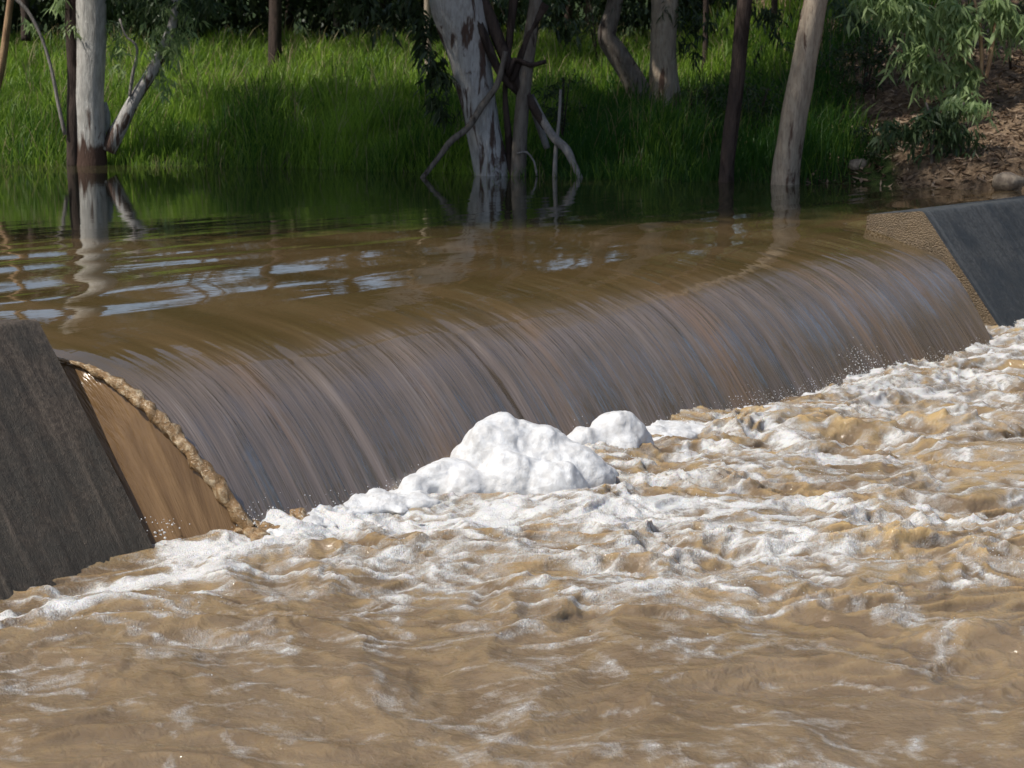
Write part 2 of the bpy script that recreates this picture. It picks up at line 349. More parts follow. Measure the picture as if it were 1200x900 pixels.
prism_block('block_body', -1.13, 0, BP, M_conc, b, endmat=M_agg, seed=3, step=.02, amp=.007)
b = empty('weir_block', (0, 0, 0), 'long blue-grey concrete weir block with a sunlit pebbly end face, right of the spillway', 'weir block', 'raised concrete blocks of the weir')
prism_block('block_body', LEN, 22, BP, M_conc2, b, endmat=M_agg, seed=8, step=.05)
b = empty('weir_block', (0, 0, 0), 'concrete weir block beyond the side spillway out to the left', 'weir block', 'raised concrete blocks of the weir')
prism_block('block_body', -30, -10.0, BP, M_conc, b, endmat=M_agg, seed=9, step=.25)
# water film on the sloping sill, ruled from the concrete to the edge of the main sheet
def film(wall, edge, nm, label, flip, bow=.0):
    q = np.linspace(0, 1, 40); v = np.linspace(0, 1, 90); L_ = np.array([wall(x) for x in v]); E2 = np.array([edge(x) for x in v])
    C = L_[None]*(1-q[:, None, None])+E2[None]*q[:, None, None]
    C = C+np.array([0, 0, 1.])*(-bow*np.sin(np.pi*q)[:, None]*np.sin(np.pi*np.clip(v, 0, 1))[None])[..., None]
    tt_, nn_ = C[..., 0], C[..., 1]; z = C[..., 2]+.010*pn(tt_*6+nn_, nn_*2, 5)*np.sin(np.pi*q)[:, None]+.004*pn(tt_*16, nn_*3, 6)
    V = A+U*tt_[..., None]+N*nn_[..., None]; V[..., 2] = z; f = gridfaces(40, 90)
    return tag(mesh(nm, V.reshape(-1, 3), f[:, ::-1] if not flip else f, M_film, uv=np.stack([tt_, nn_], -1).reshape(-1, 2)), label, 'water', kind='structure')
film(lambda v: (.004, -.10+1.0*v**.9, -.34-.87*np.interp(v, [0, .12, 1], [0, .05, 1.0])), lambda v: (float(EL(-.08+1.36*v))+.01, -.08+1.36*v, float(prof(-.08+1.36*v))-.012), 'spill_water', 'thin brown film of water on the slope between the left block and the sheet', False, .07)
film(lambda v: (LEN-.004, -.12+.92*v, -.34-.86*v**1.1), lambda v: (float(ER(-.15+1.45*v))-.01, -.15+1.45*v, float(flow_z(ER(-.15+1.45*v), np.array(-.15+1.45*v)))-.010), 'spill_water', 'thin orange-brown film of water running down beside the right block', True, .02)
film(lambda v: (-1.134, -.40+1.3*v**.9, -.34-.87*np.interp(v, [0, .12, 1], [0, .05, 1.0])), lambda v: (-1.95, -.66+1.94*v, float(flow_z(np.array(-1.95), np.array(-.66+1.94*v)))-.01), 'spill_water', 'thin film of water on the far side of the left block', True, .03)
V = []; pr = [(-.65, -1.7), (-.65, -.42), (-.1, -.40), (.70, -1.42), (.9, -1.7)]
wb = empty('spillway_sill', (0, 0, 0), 'low concrete sill hidden under the falling water', 'sill')
prism_block('sill_body', -10, LEN-.001, pr, M_conc, wb, step=.2, ends=(False, False))

# frothy rolled rim where the sheet pulls away from the block
ns = np.linspace(-.05, 1.26, 90); sg = 14; Vv = []
for k, n_ in enumerate(ns):
    t_ = float(EL(n_)); z_ = float(prof(n_)); r = .014+.026*float(ss(n_, .0, .6))
    for s_ in range(sg):
        a = 2*np.pi*s_/sg
        rr = r*(1+.55*float(pn3(np.array(math.cos(a)*1.5), np.array(math.sin(a)*1.5), np.array(n_*26.), 5))+.25*float(pn3(np.array(math.cos(a)*3), np.array(math.sin(a)*3), np.array(n_*60.), 6)))
        Vv.append(W(t_+rr*math.cos(a)-.004, n_+.6*rr*math.sin(a), z_+.006+.8*rr*math.sin(a)))
i, j = np.meshgrid(np.arange(89), np.arange(sg), indexing='ij')
tag(mesh('foam_rope', np.array(Vv), np.stack([i*sg+j, (i+1)*sg+j, (i+1)*sg+(j+1) % sg, i*sg+(j+1) % sg], -1).reshape(-1, 4), M_froth),
    'rope of golden froth along the edge of the falling sheet by the left block', 'foam', kind='stuff')

# ------------------------------------------------------------------ tail water
sp = .0185
xs = np.arange(-5.0, 9.0, sp); ys = np.arange(6.6, 22.4, sp)
X, Y = np.meshgrid(xs, ys, indexing='ij'); t, n = tn(X, Y)
wx = X+.40*pn(X*.9, Y*.9, 41)+.10*pn(X*3, Y*3, 42); wy = Y+.40*pn(X*.9+9, Y*.9, 43)+.10*pn(X*3+5, Y*3, 44)
calm = ss(Y, 8.3, 10.6)
lft = ss(t, -.5, 3.0)
E_ = (.38+.62*calm)*(.60+.40*lft)
toe = np.exp(-np.maximum(n-1.1, 0)/.9)
rdg = lambda a, bb, s: 1-2*np.abs(pn(a, bb, s))
h = .060*pn(wx*.75, wy*.9, 51)
h += .062*(rdg(wx*1.25, wy*1.7, 52)-.55)*(.45+.55*E_)
r2 = rdg(wx*3.0, wy*3.9, 53); h += .036*(r2-.5)*E_*(.6+.8*ss(pn(X*.8, Y*.8, 54), -.2, .4))
r3 = rdg(wx*6.5, wy*8, 55); h += .019*(r3-.5)*E_
h += .0065*rdg(wx*14, wy*16, 56)*E_+.0012*pn(wx*28, wy*30, 57)*(E_+.3)
# frothy jets: a few breaking crests
for (cx, cy, wd, am, ln) in ((1055, 640, .20, .13, .55), (700, 655, .12, .08, .3), (1120, 500, .22, .10, .55), (870, 560, .16, .07, .4), (610, 680, .10, .07, .2), (960, 500, .2, .08, .5), (760, 715, .10, .07, .25), (380, 640, .12, .06, .3), (1150, 740, .25, .06, .45), (520, 640, .14, .05, .4), (880, 640, .15, .06, .35), (420, 800, .22, .05, .4), (150, 790, .2, .05, .4)):
    c = at(cx, cy, -1.1); dx = X-c[0]+.06*pn(X*5, Y*5, 61); dy = Y-c[1]+.10*pn(X*3, Y*3, 62)+.15*dx
    h += am*np.exp(-(dx/ln)**2-(np.where(dy > 0, dy/(wd*1.4), dy/(wd*.6)))**2)*(.8+.4*pn(X*9, Y*9, 63))
h += .05*toe*(.5+pn(t*2.1, n*2.1, 64))*ss(t, .2, 1.5)
jet = ss(h, .07, .17)*E_; h = h+jet*(.020*rdg(X*11+wx, Y*13, 65)+.012*pn(X*26, Y*28, 66))
h = h-.085*ss(-t, -.5, .1)*(1-ss(n, 1.3, 1.9))
Zt = TOE+.02+h
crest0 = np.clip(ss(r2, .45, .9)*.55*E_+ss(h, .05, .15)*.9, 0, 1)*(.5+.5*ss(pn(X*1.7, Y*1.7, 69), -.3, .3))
# foam density
core = np.exp(-np.maximum(n-1.15, 0)/1.9)*ss(t, .3, 2.2)
band = ss(Y, 8.9, 10.6)
mid = at(820, 600, -1.1); blob = np.exp(-((X-mid[0])/2.2)**2-((Y-mid[1])/1.9)**2)
up_r = ss(t, 5, 9)
dens = .50*core+.44*blob*band+.25*up_r*band+.20*ss(Y, 9.0, 10.2)-.03*(1-ss(Y, 8.2, 9.6))
leftfoam = np.exp(-((n-1.55-.2*pn(t*2, n, 71))/.20)**2)*ss(-t, -1.6, -.9)*.95
dens = dens+leftfoam+.85*np.exp(-((n-1.2)/.22)**2)*ss(t, -.25, .05)*(1-ss(t, .9, 1.5))
for (cx, cy, lx, ly, am) in ((30, 715, .5, .22, .7), (250, 665, .5, .12, .8), (470, 660, .5, .25, .35), (560, 680, .4, .2, .25), (210, 760, .35, .25, .28), (800, 880, .5, .16, .30), (650, 850, .4, .12, .2), (1100, 860, .6, .12, .16), (480, 740, .5, .25, .18), (60, 880, .3, .1, .2), (350, 735, .3, .2, .2), (870, 710, .7, .14, .3), (640, 600, .9, .5, .35)):
    c = at(cx, cy, -1.1); dens = dens+am*np.exp(-((X-c[0])/lx)**2-((Y-c[1])/ly)**2)
wx2 = X+.30*pn(X*1.4, Y*1.4, 81)+.08*pn(X*5, Y*5, 82); wy2 = Y+.30*pn(X*1.4+3, Y*1.4, 83)+.08*pn(X*5, Y*5+8, 84)
st = .55*rdg(wx2*1.5, wy2*2.6, 85)+.45*rdg(wx2*3.6, wy2*6.0, 86)
foam = dens*.80+.95*(st-.50)+.40*fbm(wx2*1.2, wy2*1.9, 3, 87)+.02
foam = foam+.30*ss(pn(X*7, Y*9, 67), -.1, .5)*ss(h, .05, .13)*E_+.16*(rdg(wx2*9, wy2*15, 68)-.4)*ss(foam, .0, .3)
foam = foam*(1-.40*crest0)
foam = np.clip(foam, 0, 1.0)
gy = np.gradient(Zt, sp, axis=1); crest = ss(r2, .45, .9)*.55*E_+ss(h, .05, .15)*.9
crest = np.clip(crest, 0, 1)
Zt += .020*ss(foam, .45, .9)*(.5+.5*rdg(wx*9, wy*11, 91))
bd = np.minimum(.25*Y+3.6-X, np.minimum(X+.25*Y+2.2, Y-6.65)); fade = np.where(n < .9, 1, ss(bd, .0, 1.3)); Zt = (TOE-.09)*(1-fade)+Zt*fade; foam = foam*fade
keepv = (n > .60) & (bd > 0)
i, j = np.meshgrid(np.arange(len(xs)-1), np.arange(len(ys)-1), indexing='ij')
kf = keepv[:-1, :-1] & keepv[1:, 1:] & keepv[1:, :-1] & keepv[:-1, 1:]
ff = gridfaces(len(xs), len(ys), kf); used = np.unique(ff); remap = np.full(X.size, -1, np.int64); remap[used] = np.arange(len(used))
# horizontal sharpening of crests
gx = np.gradient(h, sp, axis=0); gyy = np.gradient(h, sp, axis=1)
PX = X+.20*h; PY = Y-.38*h
Vt = np.stack([PX, PY, Zt], -1).reshape(-1, 3)[used]
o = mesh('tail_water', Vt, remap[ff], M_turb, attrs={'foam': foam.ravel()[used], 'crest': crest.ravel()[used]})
tag(o, 'churning muddy brown water with streaks of foam below the weir', 'water', kind='structure')
# the calmer river around it, coarse
xs2 = np.linspace(-70, 60, 200); ys2 = np.linspace(-40, 60, 160); X2, Y2 = np.meshgrid(xs2, ys2, indexing='ij'); t2, n2_ = tn(X2, Y2)
k2 = (n2_ > -.3) & ~((np.abs(X2) < .25*Y2+.6) & (Y2 > 7.8) & (Y2 < 21)); k2 = k2[:-1, :-1] & k2[1:, 1:]
o = mesh('tail_water', np.stack([X2, Y2, np.full_like(X2, TOE-.105)+.012*pn(X2*.7, Y2*.7, 3)], -1).reshape(-1, 3), gridfaces(200, 160, k2), M_turb,
         attrs={'foam': np.zeros(X2.size), 'crest': np.zeros(X2.size)})
tag(o, 'calmer muddy river water farther below the weir', 'water', kind='structure')
def tail_z(x, y):
    a = int(np.clip(round((x-xs[0])/sp), 0, len(xs)-1)); c = int(np.clip(round((y-ys[0])/sp), 0, len(ys)-1)); return float(Zt[a, c])

# ------------------------------------------------------------------ foam heaps (merged blobs)
def ico(sub=2):
    import bmesh
    bm = bmesh.new(); bmesh.ops.create_icosphere(bm, subdivisions=sub, radius=1)
    V = np.array([v.co[:] for v in bm.verts]); Fq = np.array([[v.index for v in f.verts] for f in bm.faces]); bm.free(); return V, Fq
ICO2 = ico(2); ICO1 = ico(1)
def blobs(name, S, mat, voxel=.02, amp=.02, freq=9, label=None, cat='foam', kind='stuff', zref=None, seed=0, relax=4):
    V = []; Fq = []; o_ = 0
    for (x, y, z, rx, ry, rz) in S:
        V.append(ICO2[0]*[rx, ry, rz]+[x, y, z]); Fq.append(ICO2[1]+o_); o_ += len(ICO2[0])
    ob = mesh('tmp', np.vstack(V), np.vstack(Fq), mat)
    md = ob.modifiers.new('r', 'REMESH'); md.mode = 'VOXEL'; md.voxel_size = voxel
    dg = bpy.context.evaluated_depsgraph_get(); ev = ob.evaluated_get(dg); me = bpy.data.meshes.new_from_object(ev)
    bpy.data.objects.remove(ob)
    nv = len(me.vertices); co = np.empty(nv*3, np.float32); me.vertices.foreach_get('co', co); co = co.reshape(-1, 3).astype(float)
    no = np.empty(nv*3, np.float32); me.vertices.foreach_get('normal', no); no = no.reshape(-1, 3)
    # relax the voxel steps, then push out lumps
    ed = np.empty(len(me.edges)*2, np.int32); me.edges.foreach_get('vertices', ed); ed = ed.reshape(-1, 2)
    for _ in range(relax):
        acc = np.zeros_like(co); cnt = np.zeros(nv)
        np.add.at(acc, ed[:, 0], co[ed[:, 1]]); np.add.at(acc, ed[:, 1], co[ed[:, 0]]); np.add.at(cnt, ed[:, 0], 1); np.add.at(cnt, ed[:, 1], 1)
        co = .4*co+.6*acc/cnt[:, None]
    d = amp*(pn3(co[:, 0]*freq, co[:, 1]*freq, co[:, 2]*freq, seed)+.6*np.abs(pn3(co[:, 0]*freq*2.3, co[:, 1]*freq*2.3, co[:, 2]*freq*2.3, seed+1))+.35*pn3(co[:, 0]*freq*5, co[:, 1]*freq*5, co[:, 2]*freq*5, seed+2))
    d = d+.0035*pn3(co[:, 0]*24, co[:, 1]*24, co[:, 2]*24, seed+5)+.0012*pn3(co[:, 0]*60, co[:, 1]*60, co[:, 2]*60, seed+6)
    co = co+no*d[:, None]; me.vertices.foreach_set('co', co.astype(np.float32).ravel())
    low = ss(-(co[:, 2]-(TOE if zref is None else zref)), -.03, .05)*.8
    a_ = me.attributes.new('low', 'FLOAT', 'POINT'); a_.data.foreach_set('value', low.astype(np.float32))
    me.polygons.foreach_set('use_smooth', np.ones(len(me.polygons), bool)); me.name = name
    me.materials.clear(); me.materials.append(mat); me.update()
    ob = bpy.data.objects.new(name, me); COL.objects.link(ob); return tag(ob, label, cat, kind=kind)
def heap(px_, py_, wpx, hpx, nb, seed, flat=.8):
    r_ = random.Random(seed); c = at(px_, py_, TOE+.03); k = c[1]/F; w = wpx*k/2; hh = hpx*k; S = []
    for q in range(nb):
        u = r_.uniform(-1, 1); v_ = r_.uniform(-1, 1); e = max(0., 1-u*u*.9-v_*v_*.5)**.6
        r = r_.uniform(.35, .6)*hh*(.45+.55*e)
        S.append((c[0]+u*w*.85+v_*.1, c[1]+v_*w*.45*flat+.45*u*w*.5, TOE-.03+max(0, e*hh-r)*r_.uniform(.3, 1.), r*1.15, r*1.1, r*.95))
    return S
# the big heap: two lobes, and a smaller one beside it
def lump(L, seed):
    r_ = random.Random(seed); S = []
    for (x_, yb, top, rp) in L:                           # pixel x, foot y, height and radius in px of the photo
        c = at(x_, yb, TOE+.03); k = c[1]/F; R_ = rp*k; zt = TOE+.02+top*k*1.02
        S.append((c[0], c[1], zt-R_*1.15, R_*1.35, R_*1.2, R_*1.15))
        for q in range(9):
            a = r_.uniform(0, 6.28); e = r_.uniform(.3, 1.); rr = R_*r_.uniform(.35, .6); z_ = zt-R_+(R_*.75)*math.sqrt(max(0, 1-e*e*.8))*r_.uniform(.5, 1)
            S.append((c[0]+math.cos(a)*e*R_*.72, c[1]+math.sin(a)*e*R_*.65, z_, rr, rr, rr))
        if top > rp: S.append((c[0], c[1], TOE+.0+(zt-R_-TOE)*.4, R_*1.25, R_*1.15, (zt-TOE)*.5))
    return S
S = lump(((582, 562, 74, 34), (606, 560, 70, 34), (560, 560, 50, 28), (634, 562, 60, 36), (662, 564, 50, 34), (688, 566, 34, 26), (600, 572, 44, 34), (650, 574, 34, 30), (530, 570, 36, 26), (508, 573, 30, 22), (488, 577, 22, 18), (545, 576, 28, 24), (700, 560, 20, 20)), 5)
blobs('foam_heap', S, M_foam, .013, .016, 6, 'big white heap of foam standing in the middle of the weir foot', 'foam heap', 'thing', seed=1, relax=26)
S = lump(((722, 524, 46, 24), (736, 524, 38, 20), (708, 526, 34, 20), (686, 528, 30, 18), (670, 530, 22, 16), (752, 524, 20, 12), (730, 528, 24, 18)), 6)
blobs('foam_heap', S, M_foam, .014, .010, 8, 'smaller rounded heap of white foam just right of the big heap', 'foam heap', 'thing', seed=2, relax=18)
S = heap(1108, 412, 44, 22, 10, 5)+heap(1130, 415, 60, 14, 8, 6)
blobs('foam_heap', S, M_foam, .014, .012, 9, 'little foam heap at the far end of the weir foot near the right block', 'foam heap', 'thing', seed=3)
# ragged foam line along the toe
S = []; r_ = random.Random(17)
for k in range(900):
    t_ = r_.uniform(.55, 11.0); dn = 1.0 if float(pn(np.array(t_*1.1), np.array(.5), 77)) > -.15 else .45
    if r_.random() > dn: continue
    big = .5+.9*max(0, float(pn(np.array(t_*1.7), np.array(3.5), 78)))
    n_ = 1.22+abs(r_.gauss(0, .16)); r = r_.uniform(.018, .055)*big*(1.25 if t_ < 5 else 1.0)
    p = W(t_, n_, 0); S.append((p[0], p[1], TOE+.0+r_.uniform(0, .05)*big*max(0, 1-(n_-1.2)*2), r*2.2, r*1.9, r))
blobs('foam', S, M_foam, .014, .012, 12, 'white foam piling up in a ragged line along the foot of the weir', 'foam', seed=4, relax=12)
# golden churn at the foot of the two side films
S = []
for (ta, tb, na, nb_, num, rr, zz) in ((.42, .95, 1.12, 1.42, 90, .045, .10), (10.3, 11.1, 1.1, 1.3, 50, .03, .05)):
    for k in range(num):
        t_ = r_.uniform(ta, tb); n_ = r_.uniform(na, nb_); r = r_.uniform(.3, 1)*rr; p = W(t_, n_, 0)
        S.append((p[0], p[1], TOE+r_.uniform(-.02, zz)*(1-(n_-na)/(nb_-na)), r*1.1, r, r*.8))
blobs('froth', S, M_froth, .013, .02, 14, 'golden brown froth boiling up where the side flow meets the tail water', 'froth', seed=6)
# airborne drops
def drops(name, P0, num, up, spread, label, seed):
    r = np.random.default_rng(seed); V = []; Fq = []; o_ = 0
    for k in range(num):
        a = r.random()**1.5; p = np.array(P0)+r.normal(0, 1, 3)*spread*[1, 1, .3]+[0, 0, a*up]
        s = r.uniform(.0012, .0045)*(1.4-a*.8); V.append(ICO1[0]*s*r.uniform(.7, 1.8, 3)+p); Fq.append(ICO1[1]+o_); o_ += 42 if len(ICO1[0]) == 42 else len(ICO1[0])
    tag(mesh(name, np.vstack(V), np.vstack(Fq), M_foam, attrs={'low': np.zeros(o_)}), label, 'spray', kind='stuff')
drops('spray', W(7.6, 1.30, TOE+.02), 260, .30, .10, 'spray of small drops jumping at the foot of the sheet near its far end', 1)
drops('spray', W(.55, 1.22, TOE+.03), 90, .12, .08, 'spray of drops at the foot of the froth rope by the left block', 2)
drops('spray', W(.08, .95, TOE+.03), 45, .10, .05, 'fine drops splashing up at the right foot of the left block', 3)
drops('spray', W(11.0, 1.12, TOE+.03), 70, .16, .08, 'fine drops splashing up below the end of the right block', 4)
r4 = np.random.default_rng(44); V = []; Fq = []; o_ = 0
for k in range(2600):
    t_ = r4.uniform(.5, 11.0); up_ = abs(r4.normal(0, .05))*(1+1.2*max(0, float(pn(np.array(t_*2.3), np.array(1.), 94)))); p = W(t_, 1.20+abs(r4.normal(0, .10)), TOE+.02+up_)
    V.append(ICO1[0]*r4.uniform(.001, .0035)*r4.uniform(.7, 1.6, 3)+p); Fq.append(ICO1[1]+o_); o_ += len(ICO1[0])
tag(mesh('spray', np.vstack(V), np.vstack(Fq), M_foam, attrs={'low': np.zeros(o_)}), 'fine spray hanging along the whole foot of the falling sheet', 'spray', kind='stuff')
# loose flecks thrown off the waves
r5 = np.random.default_rng(5); V = []; Fq = []; o_ = 0
while o_ < 1500*12:
    x_ = r5.uniform(-2.5, 5); y_ = r5.uniform(8, 19)
    a = int((x_-xs[0])/sp); c = int((y_-ys[0])/sp)
    if not keepv[a, c] or n[a, c] < 1.3 or foam[a, c] < .35 or h[a, c] < .02: continue
    s = r5.uniform(.001, .0032); V.append(ICO1[0]*s*r5.uniform(.7, 1.8, 3)+[PX[a, c], PY[a, c], Zt[a, c]+abs(r5.normal(0, .02))]); Fq.append(ICO1[1]+o_); o_ += len(ICO1[0])
tag(mesh('spray', np.vstack(V), np.vstack(Fq), M_foam, attrs={'low': np.zeros(o_)}), 'loose flecks of foam thrown up over the rough tail water', 'spray', kind='stuff')

# ------------------------------------------------------------------ banks
POLY = np.array([(-90, 10), (-30, 21), (-16, 28.5), (-9, 31.6), (-6.35, 31.2), (-3, 30.2), (-.3, 28.5), (1.8, 27.4), (3.5, 26.6), (5, 25.5), (6.2, 24.8), (7.4, 23.9), (8.6, 21.5), (9.2, 15), (9.5, 0), (10, -45), (140, -45), (140, 220), (-90, 220)], float)
def sdist(x, y):
    best = np.full(x.shape, 1e9); inside = np.zeros(x.shape, bool)
    for (x0, y0), (x1, y1) in zip(POLY, np.roll(POLY, -1, 0)):
        dx, dy = x1-x0, y1-y0; tt = np.clip(((x-x0)*dx+(y-y0)*dy)/(dx*dx+dy*dy), 0, 1)
        best = np.minimum(best, np.hypot(x-x0-tt*dx, y-y0-tt*dy))
        cr = ((y0 > y) != (y1 > y)) & (x < (x1-x0)*(y-y0)/(y1-y0+1e-12)+x0); inside ^= cr
    return np.where(inside, best, -best)
def bank_z(x, y):
    x = np.asarray(x, float); y = np.asarray(y, float); d = sdist(x, y)+.25*pn(x*.8, y*.8, 101)
    a = np.interp(d, [-60, -6, -.6, 0, .5, 5, 13, 20, 35, 60, 200], [-4, -3, -.5, -.03, .18, .72, 1.45, 1.75, 3.4, 7.5, 14])
    c = np.interp(d, [-60, -6, -.6, 0, .4, 1.5, 4, 8, 20, 60, 200], [-4, -3, -.8, -.03, .35, .6, 1.25, 2.3, 3.6, 8, 14])
    k = ss(x, 3.2, 6.0); z = a*(1-k)+c*k
    return z+ss(d, 0, 1)*(.10*pn(x*.7, y*.7, 102)+.05*pn(x*2.2, y*2.2, 103)+.03*k*pn(x*5, y*5, 104))
gx_ = np.concatenate([np.linspace(-90, -14, 50), np.arange(-13.8, 13.8, .14), np.linspace(14, 140, 60)]); gy_ = np.concatenate([np.linspace(-45, 19, 40), np.arange(19.3, 50, .16), np.linspace(50.5, 220, 80)])
GX, GY = np.meshgrid(gx_, gy_, indexing='ij'); GZ = bank_z(GX, GY); SD = sdist(GX, GY)
dirt = np.clip(ss(GX, 4.0, 5.5)*.75, 0, 1)
dirt = np.maximum(dirt, .9*np.exp(-((GX-1.6)/1.0)**2-((GY-39)/.8)**2)); dirt = np.maximum(dirt, .85*np.exp(-((GX-5.2)/1.0)**2-((GY-33)/1.4)**2))
o = mesh('ground', np.stack([GX, GY, GZ], -1).reshape(-1, 3), gridfaces(len(gx_), len(gy_)), M_ground, attrs={'dirt': dirt.ravel()})
tag(o, 'grassy river bank rising behind the pool with bare soil on the right', 'ground', kind='structure')

# grass blades
def blades(num, seed, region, hmin, hmax, wid, dens=None):
    r = np.random.default_rng(seed); x0, x1, y0, y1 = region
    x = r.uniform(x0, x1, num); y = r.uniform(y0, y1, num); d = sdist(x, y)
    m = (d > -.42) & (np.abs(x) < .25*y+1.2)
    cover = 1-ss(x+.5*pn(x*.5, y*.5, 7), 3.9, 5.2); cover = np.maximum(cover, .6*ss(x, 3, 4)*np.exp(-((y-36)/3)**2)*ss(-x, -8, -6))
    cover = cover*(.55+.6*ss(pn(x*.45, y*.45, 8), -.4, .2)); cover = cover*(1-.95*np.exp(-((x-1.6)/.9)**2-((y-39)/.7)**2))
    m &= r.random(num) < cover; x, y, d = x[m], y[m], d[m]; k = len(x)
    z = bank_z(x, y); clump = .45+.8*ss(pn(x*.9, y*.9, 9)+.4*pn(x*3, y*3, 19), -.5, .6)
    H = r.uniform(hmin, hmax, k)*clump*(.75+.25*ss(d, 0, .8)); w = r.uniform(.6, 1.2, k)*wid*(y/30)
    a = r.uniform(0, 2*np.pi, k); lean = r.uniform(.05, .55, k)*H; dx, dy = np.cos(a)*lean+.05*H, np.sin(a)*lean-.06*H; fa = r.uniform(-.7, .7, k)
    cx, cy = np.cos(fa)*w, np.sin(fa)*w
    L_ = [(0, 0), (.45, .22), (.8, .6), (1.0, 1.0)]; V = np.zeros((k, 7, 3))
    for q, (hh, bb) in enumerate(L_):
        px_ = x+dx*bb; py_ = y+dy*bb; pz = z-.04+H*hh*(1-.12*bb)
        ww = [1, .85, .55, 0][q]
        if q < 3:
            V[:, 2*q] = np.stack([px_-cx*ww, py_-cy*ww, pz], 1); V[:, 2*q+1] = np.stack([px_+cx*ww, py_+cy*ww, pz], 1)
        else: V[:, 6] = np.stack([px_, py_, pz], 1)
    b_ = np.arange(k)[:, None]*7; Q = np.vstack([b_+[0, 1, 3, 2], b_+[2, 3, 5, 4]]); T3 = b_+[4, 5, 6]
    tint = np.clip(.42-.50*ss(x, -.2, 1.6)*(1-ss(y, 33, 36))+.5*pn(x*.6, y*.6, 10)+r.normal(0, .22, k)+.12*ss(y, 32, 40), 0, 1)  # darker right of the middle near the water: bank shade put into the blade colour
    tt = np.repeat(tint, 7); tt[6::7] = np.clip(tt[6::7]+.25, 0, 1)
    return V.reshape(-1, 3), [Q, T3], tt
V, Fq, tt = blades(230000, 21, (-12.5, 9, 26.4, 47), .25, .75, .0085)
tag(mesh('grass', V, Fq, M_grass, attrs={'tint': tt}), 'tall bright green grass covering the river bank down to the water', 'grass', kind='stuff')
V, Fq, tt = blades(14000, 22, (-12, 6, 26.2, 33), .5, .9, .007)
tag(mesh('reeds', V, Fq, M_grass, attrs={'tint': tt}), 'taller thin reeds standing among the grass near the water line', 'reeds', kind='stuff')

V, Fq, tt = blades(7000, 23, (-12, 8, 27.5, 46), .55, 1.0, .006)
M_dry = mat_leaf('dry_grass_stalks', (.20, .16, .07), (.42, .36, .2), .3, rough=.7)
tag(mesh('dry_stalks', V, Fq, M_dry, attrs={'tint': tt}), 'thin straw-coloured seed stalks standing above the green grass', 'grass', kind='stuff')

# leaf litter + stones on the right bank
r6 = np.random.default_rng(61); k = 15000; x = r6.uniform(3.6, 8.3, k); y = r6.uniform(23.9, 36, k); d = sdist(x, y); m_ = d > .02; x, y = x[m_], y[m_]; k = len(x); z = bank_z(x, y)+r6.uniform(.005, .05, k)
a = r6.uniform(0, 6.28, k); l = r6.uniform(.03, .09, k); w_ = l*r6.uniform(.12, .35, k); tl = r6.normal(0, .35, (k, 2))
ux, uy = np.cos(a)*l, np.sin(a)*l; vx, vy = -np.sin(a)*w_, np.cos(a)*w_
V = np.stack([np.stack([x+ux*p+vx*q, y+uy*p+vy*q, z+l*tl[:, 0]*p+w_*tl[:, 1]*q], 1) for p, q in ((-1, 0), (0, -1), (1, 0), (0, 1))], 1)
tag(mesh('leaf_litter', V.reshape(-1, 3), np.arange(4*k).reshape(-1, 4), M_litter, attrs={'tint': np.repeat(r6.random(k)**1.6, 4)}, smooth=False), 'dry fallen leaves and bark strewn over the bare right bank', 'leaf litter', kind='stuff')
def rock(c, s, seed, label):
    V = ICO2[0].copy(); V = V*(1+.30*pn3(V[:, 0]*1.5+seed, V[:, 1]*1.5, V[:, 2]*1.5, seed)+.1*pn3(V[:, 0]*4+seed, V[:, 1]*4, V[:, 2]*4, seed))[:, None]
    V = V*np.array(s); o = mesh('rock', V, ICO2[1], M_rock, smooth=False); o.location = c; return tag(o, label, 'rock', 'stones on the right bank')
for (px_, py_, s, lb) in ((1190, 214, (.20, .16, .13), 'pale stone at the water edge against the right frame edge'), (1140, 200, (.13, .1, .08), 'small stone above the water on the right bank'), (1095, 212, (.15, .12, .09), 'dark stone at the water line under the leafy sapling'), (1010, 205, (.12, .1, .08), 'small dark stone at the left end of the bare bank')):
    c = at(px_, py_+6, .05); c[2] = float(bank_z(c[0], c[1]+.3))+.02; c[1] += .3; rock(c, s, px_, lb)

# ------------------------------------------------------------------ leaves
def leaf_arr(C, seed, Lr=(.09, .16), wr=.16, droop=.7, spread=None):
    """one pointed bent leaf per centre, hanging"""
    r = np.random.default_rng(seed); k = len(C); L = r.uniform(*Lr, k); w = L*wr*r.uniform(.7, 1.2, k)
    a = r.uniform(0, 2*np.pi, k); e = -np.abs(r.normal(droop, .35, k)); d = np.stack([np.cos(a)*np.cos(e), np.sin(a)*np.cos(e), np.sin(e)], 1)
    s = np.cross(d, r.normal(0, 1, (k, 3))); s /= np.linalg.norm(s, axis=1)[:, None]+1e-9; sag = np.array([0, 0, -.18])*L[:, None]
    V = np.stack([C, C+d*L[:, None]*.4+s*w[:, None]*.5, C+d*L[:, None]*.4-s*w[:, None]*.5, C+d*L[:, None]*1.+sag], 1)
    b_ = np.arange(k)[:, None]*4; return V.reshape(-1, 3), np.vstack([b_+[0, 1, 2], b_+[1, 3, 2]]), np.repeat(np.clip(r.normal(.45, .28, k), 0, 1), 4)
def clumps(num, per, ext, seed, r0=.35, hollow=.35):
    r = np.random.default_rng(seed); c = r.normal(0, 1, (num, 3)); c /= np.linalg.norm(c, axis=1)[:, None]; c *= (hollow+(1-hollow)*r.random(num)**.6)[:, None]; c *= np.array(ext)
    P = (c[:, None]+r.normal(0, 1, (num, per, 3))*r0*r.uniform(.5, 1.2, (num, 1, 1))*[1, 1, .8]).reshape(-1, 3); return P
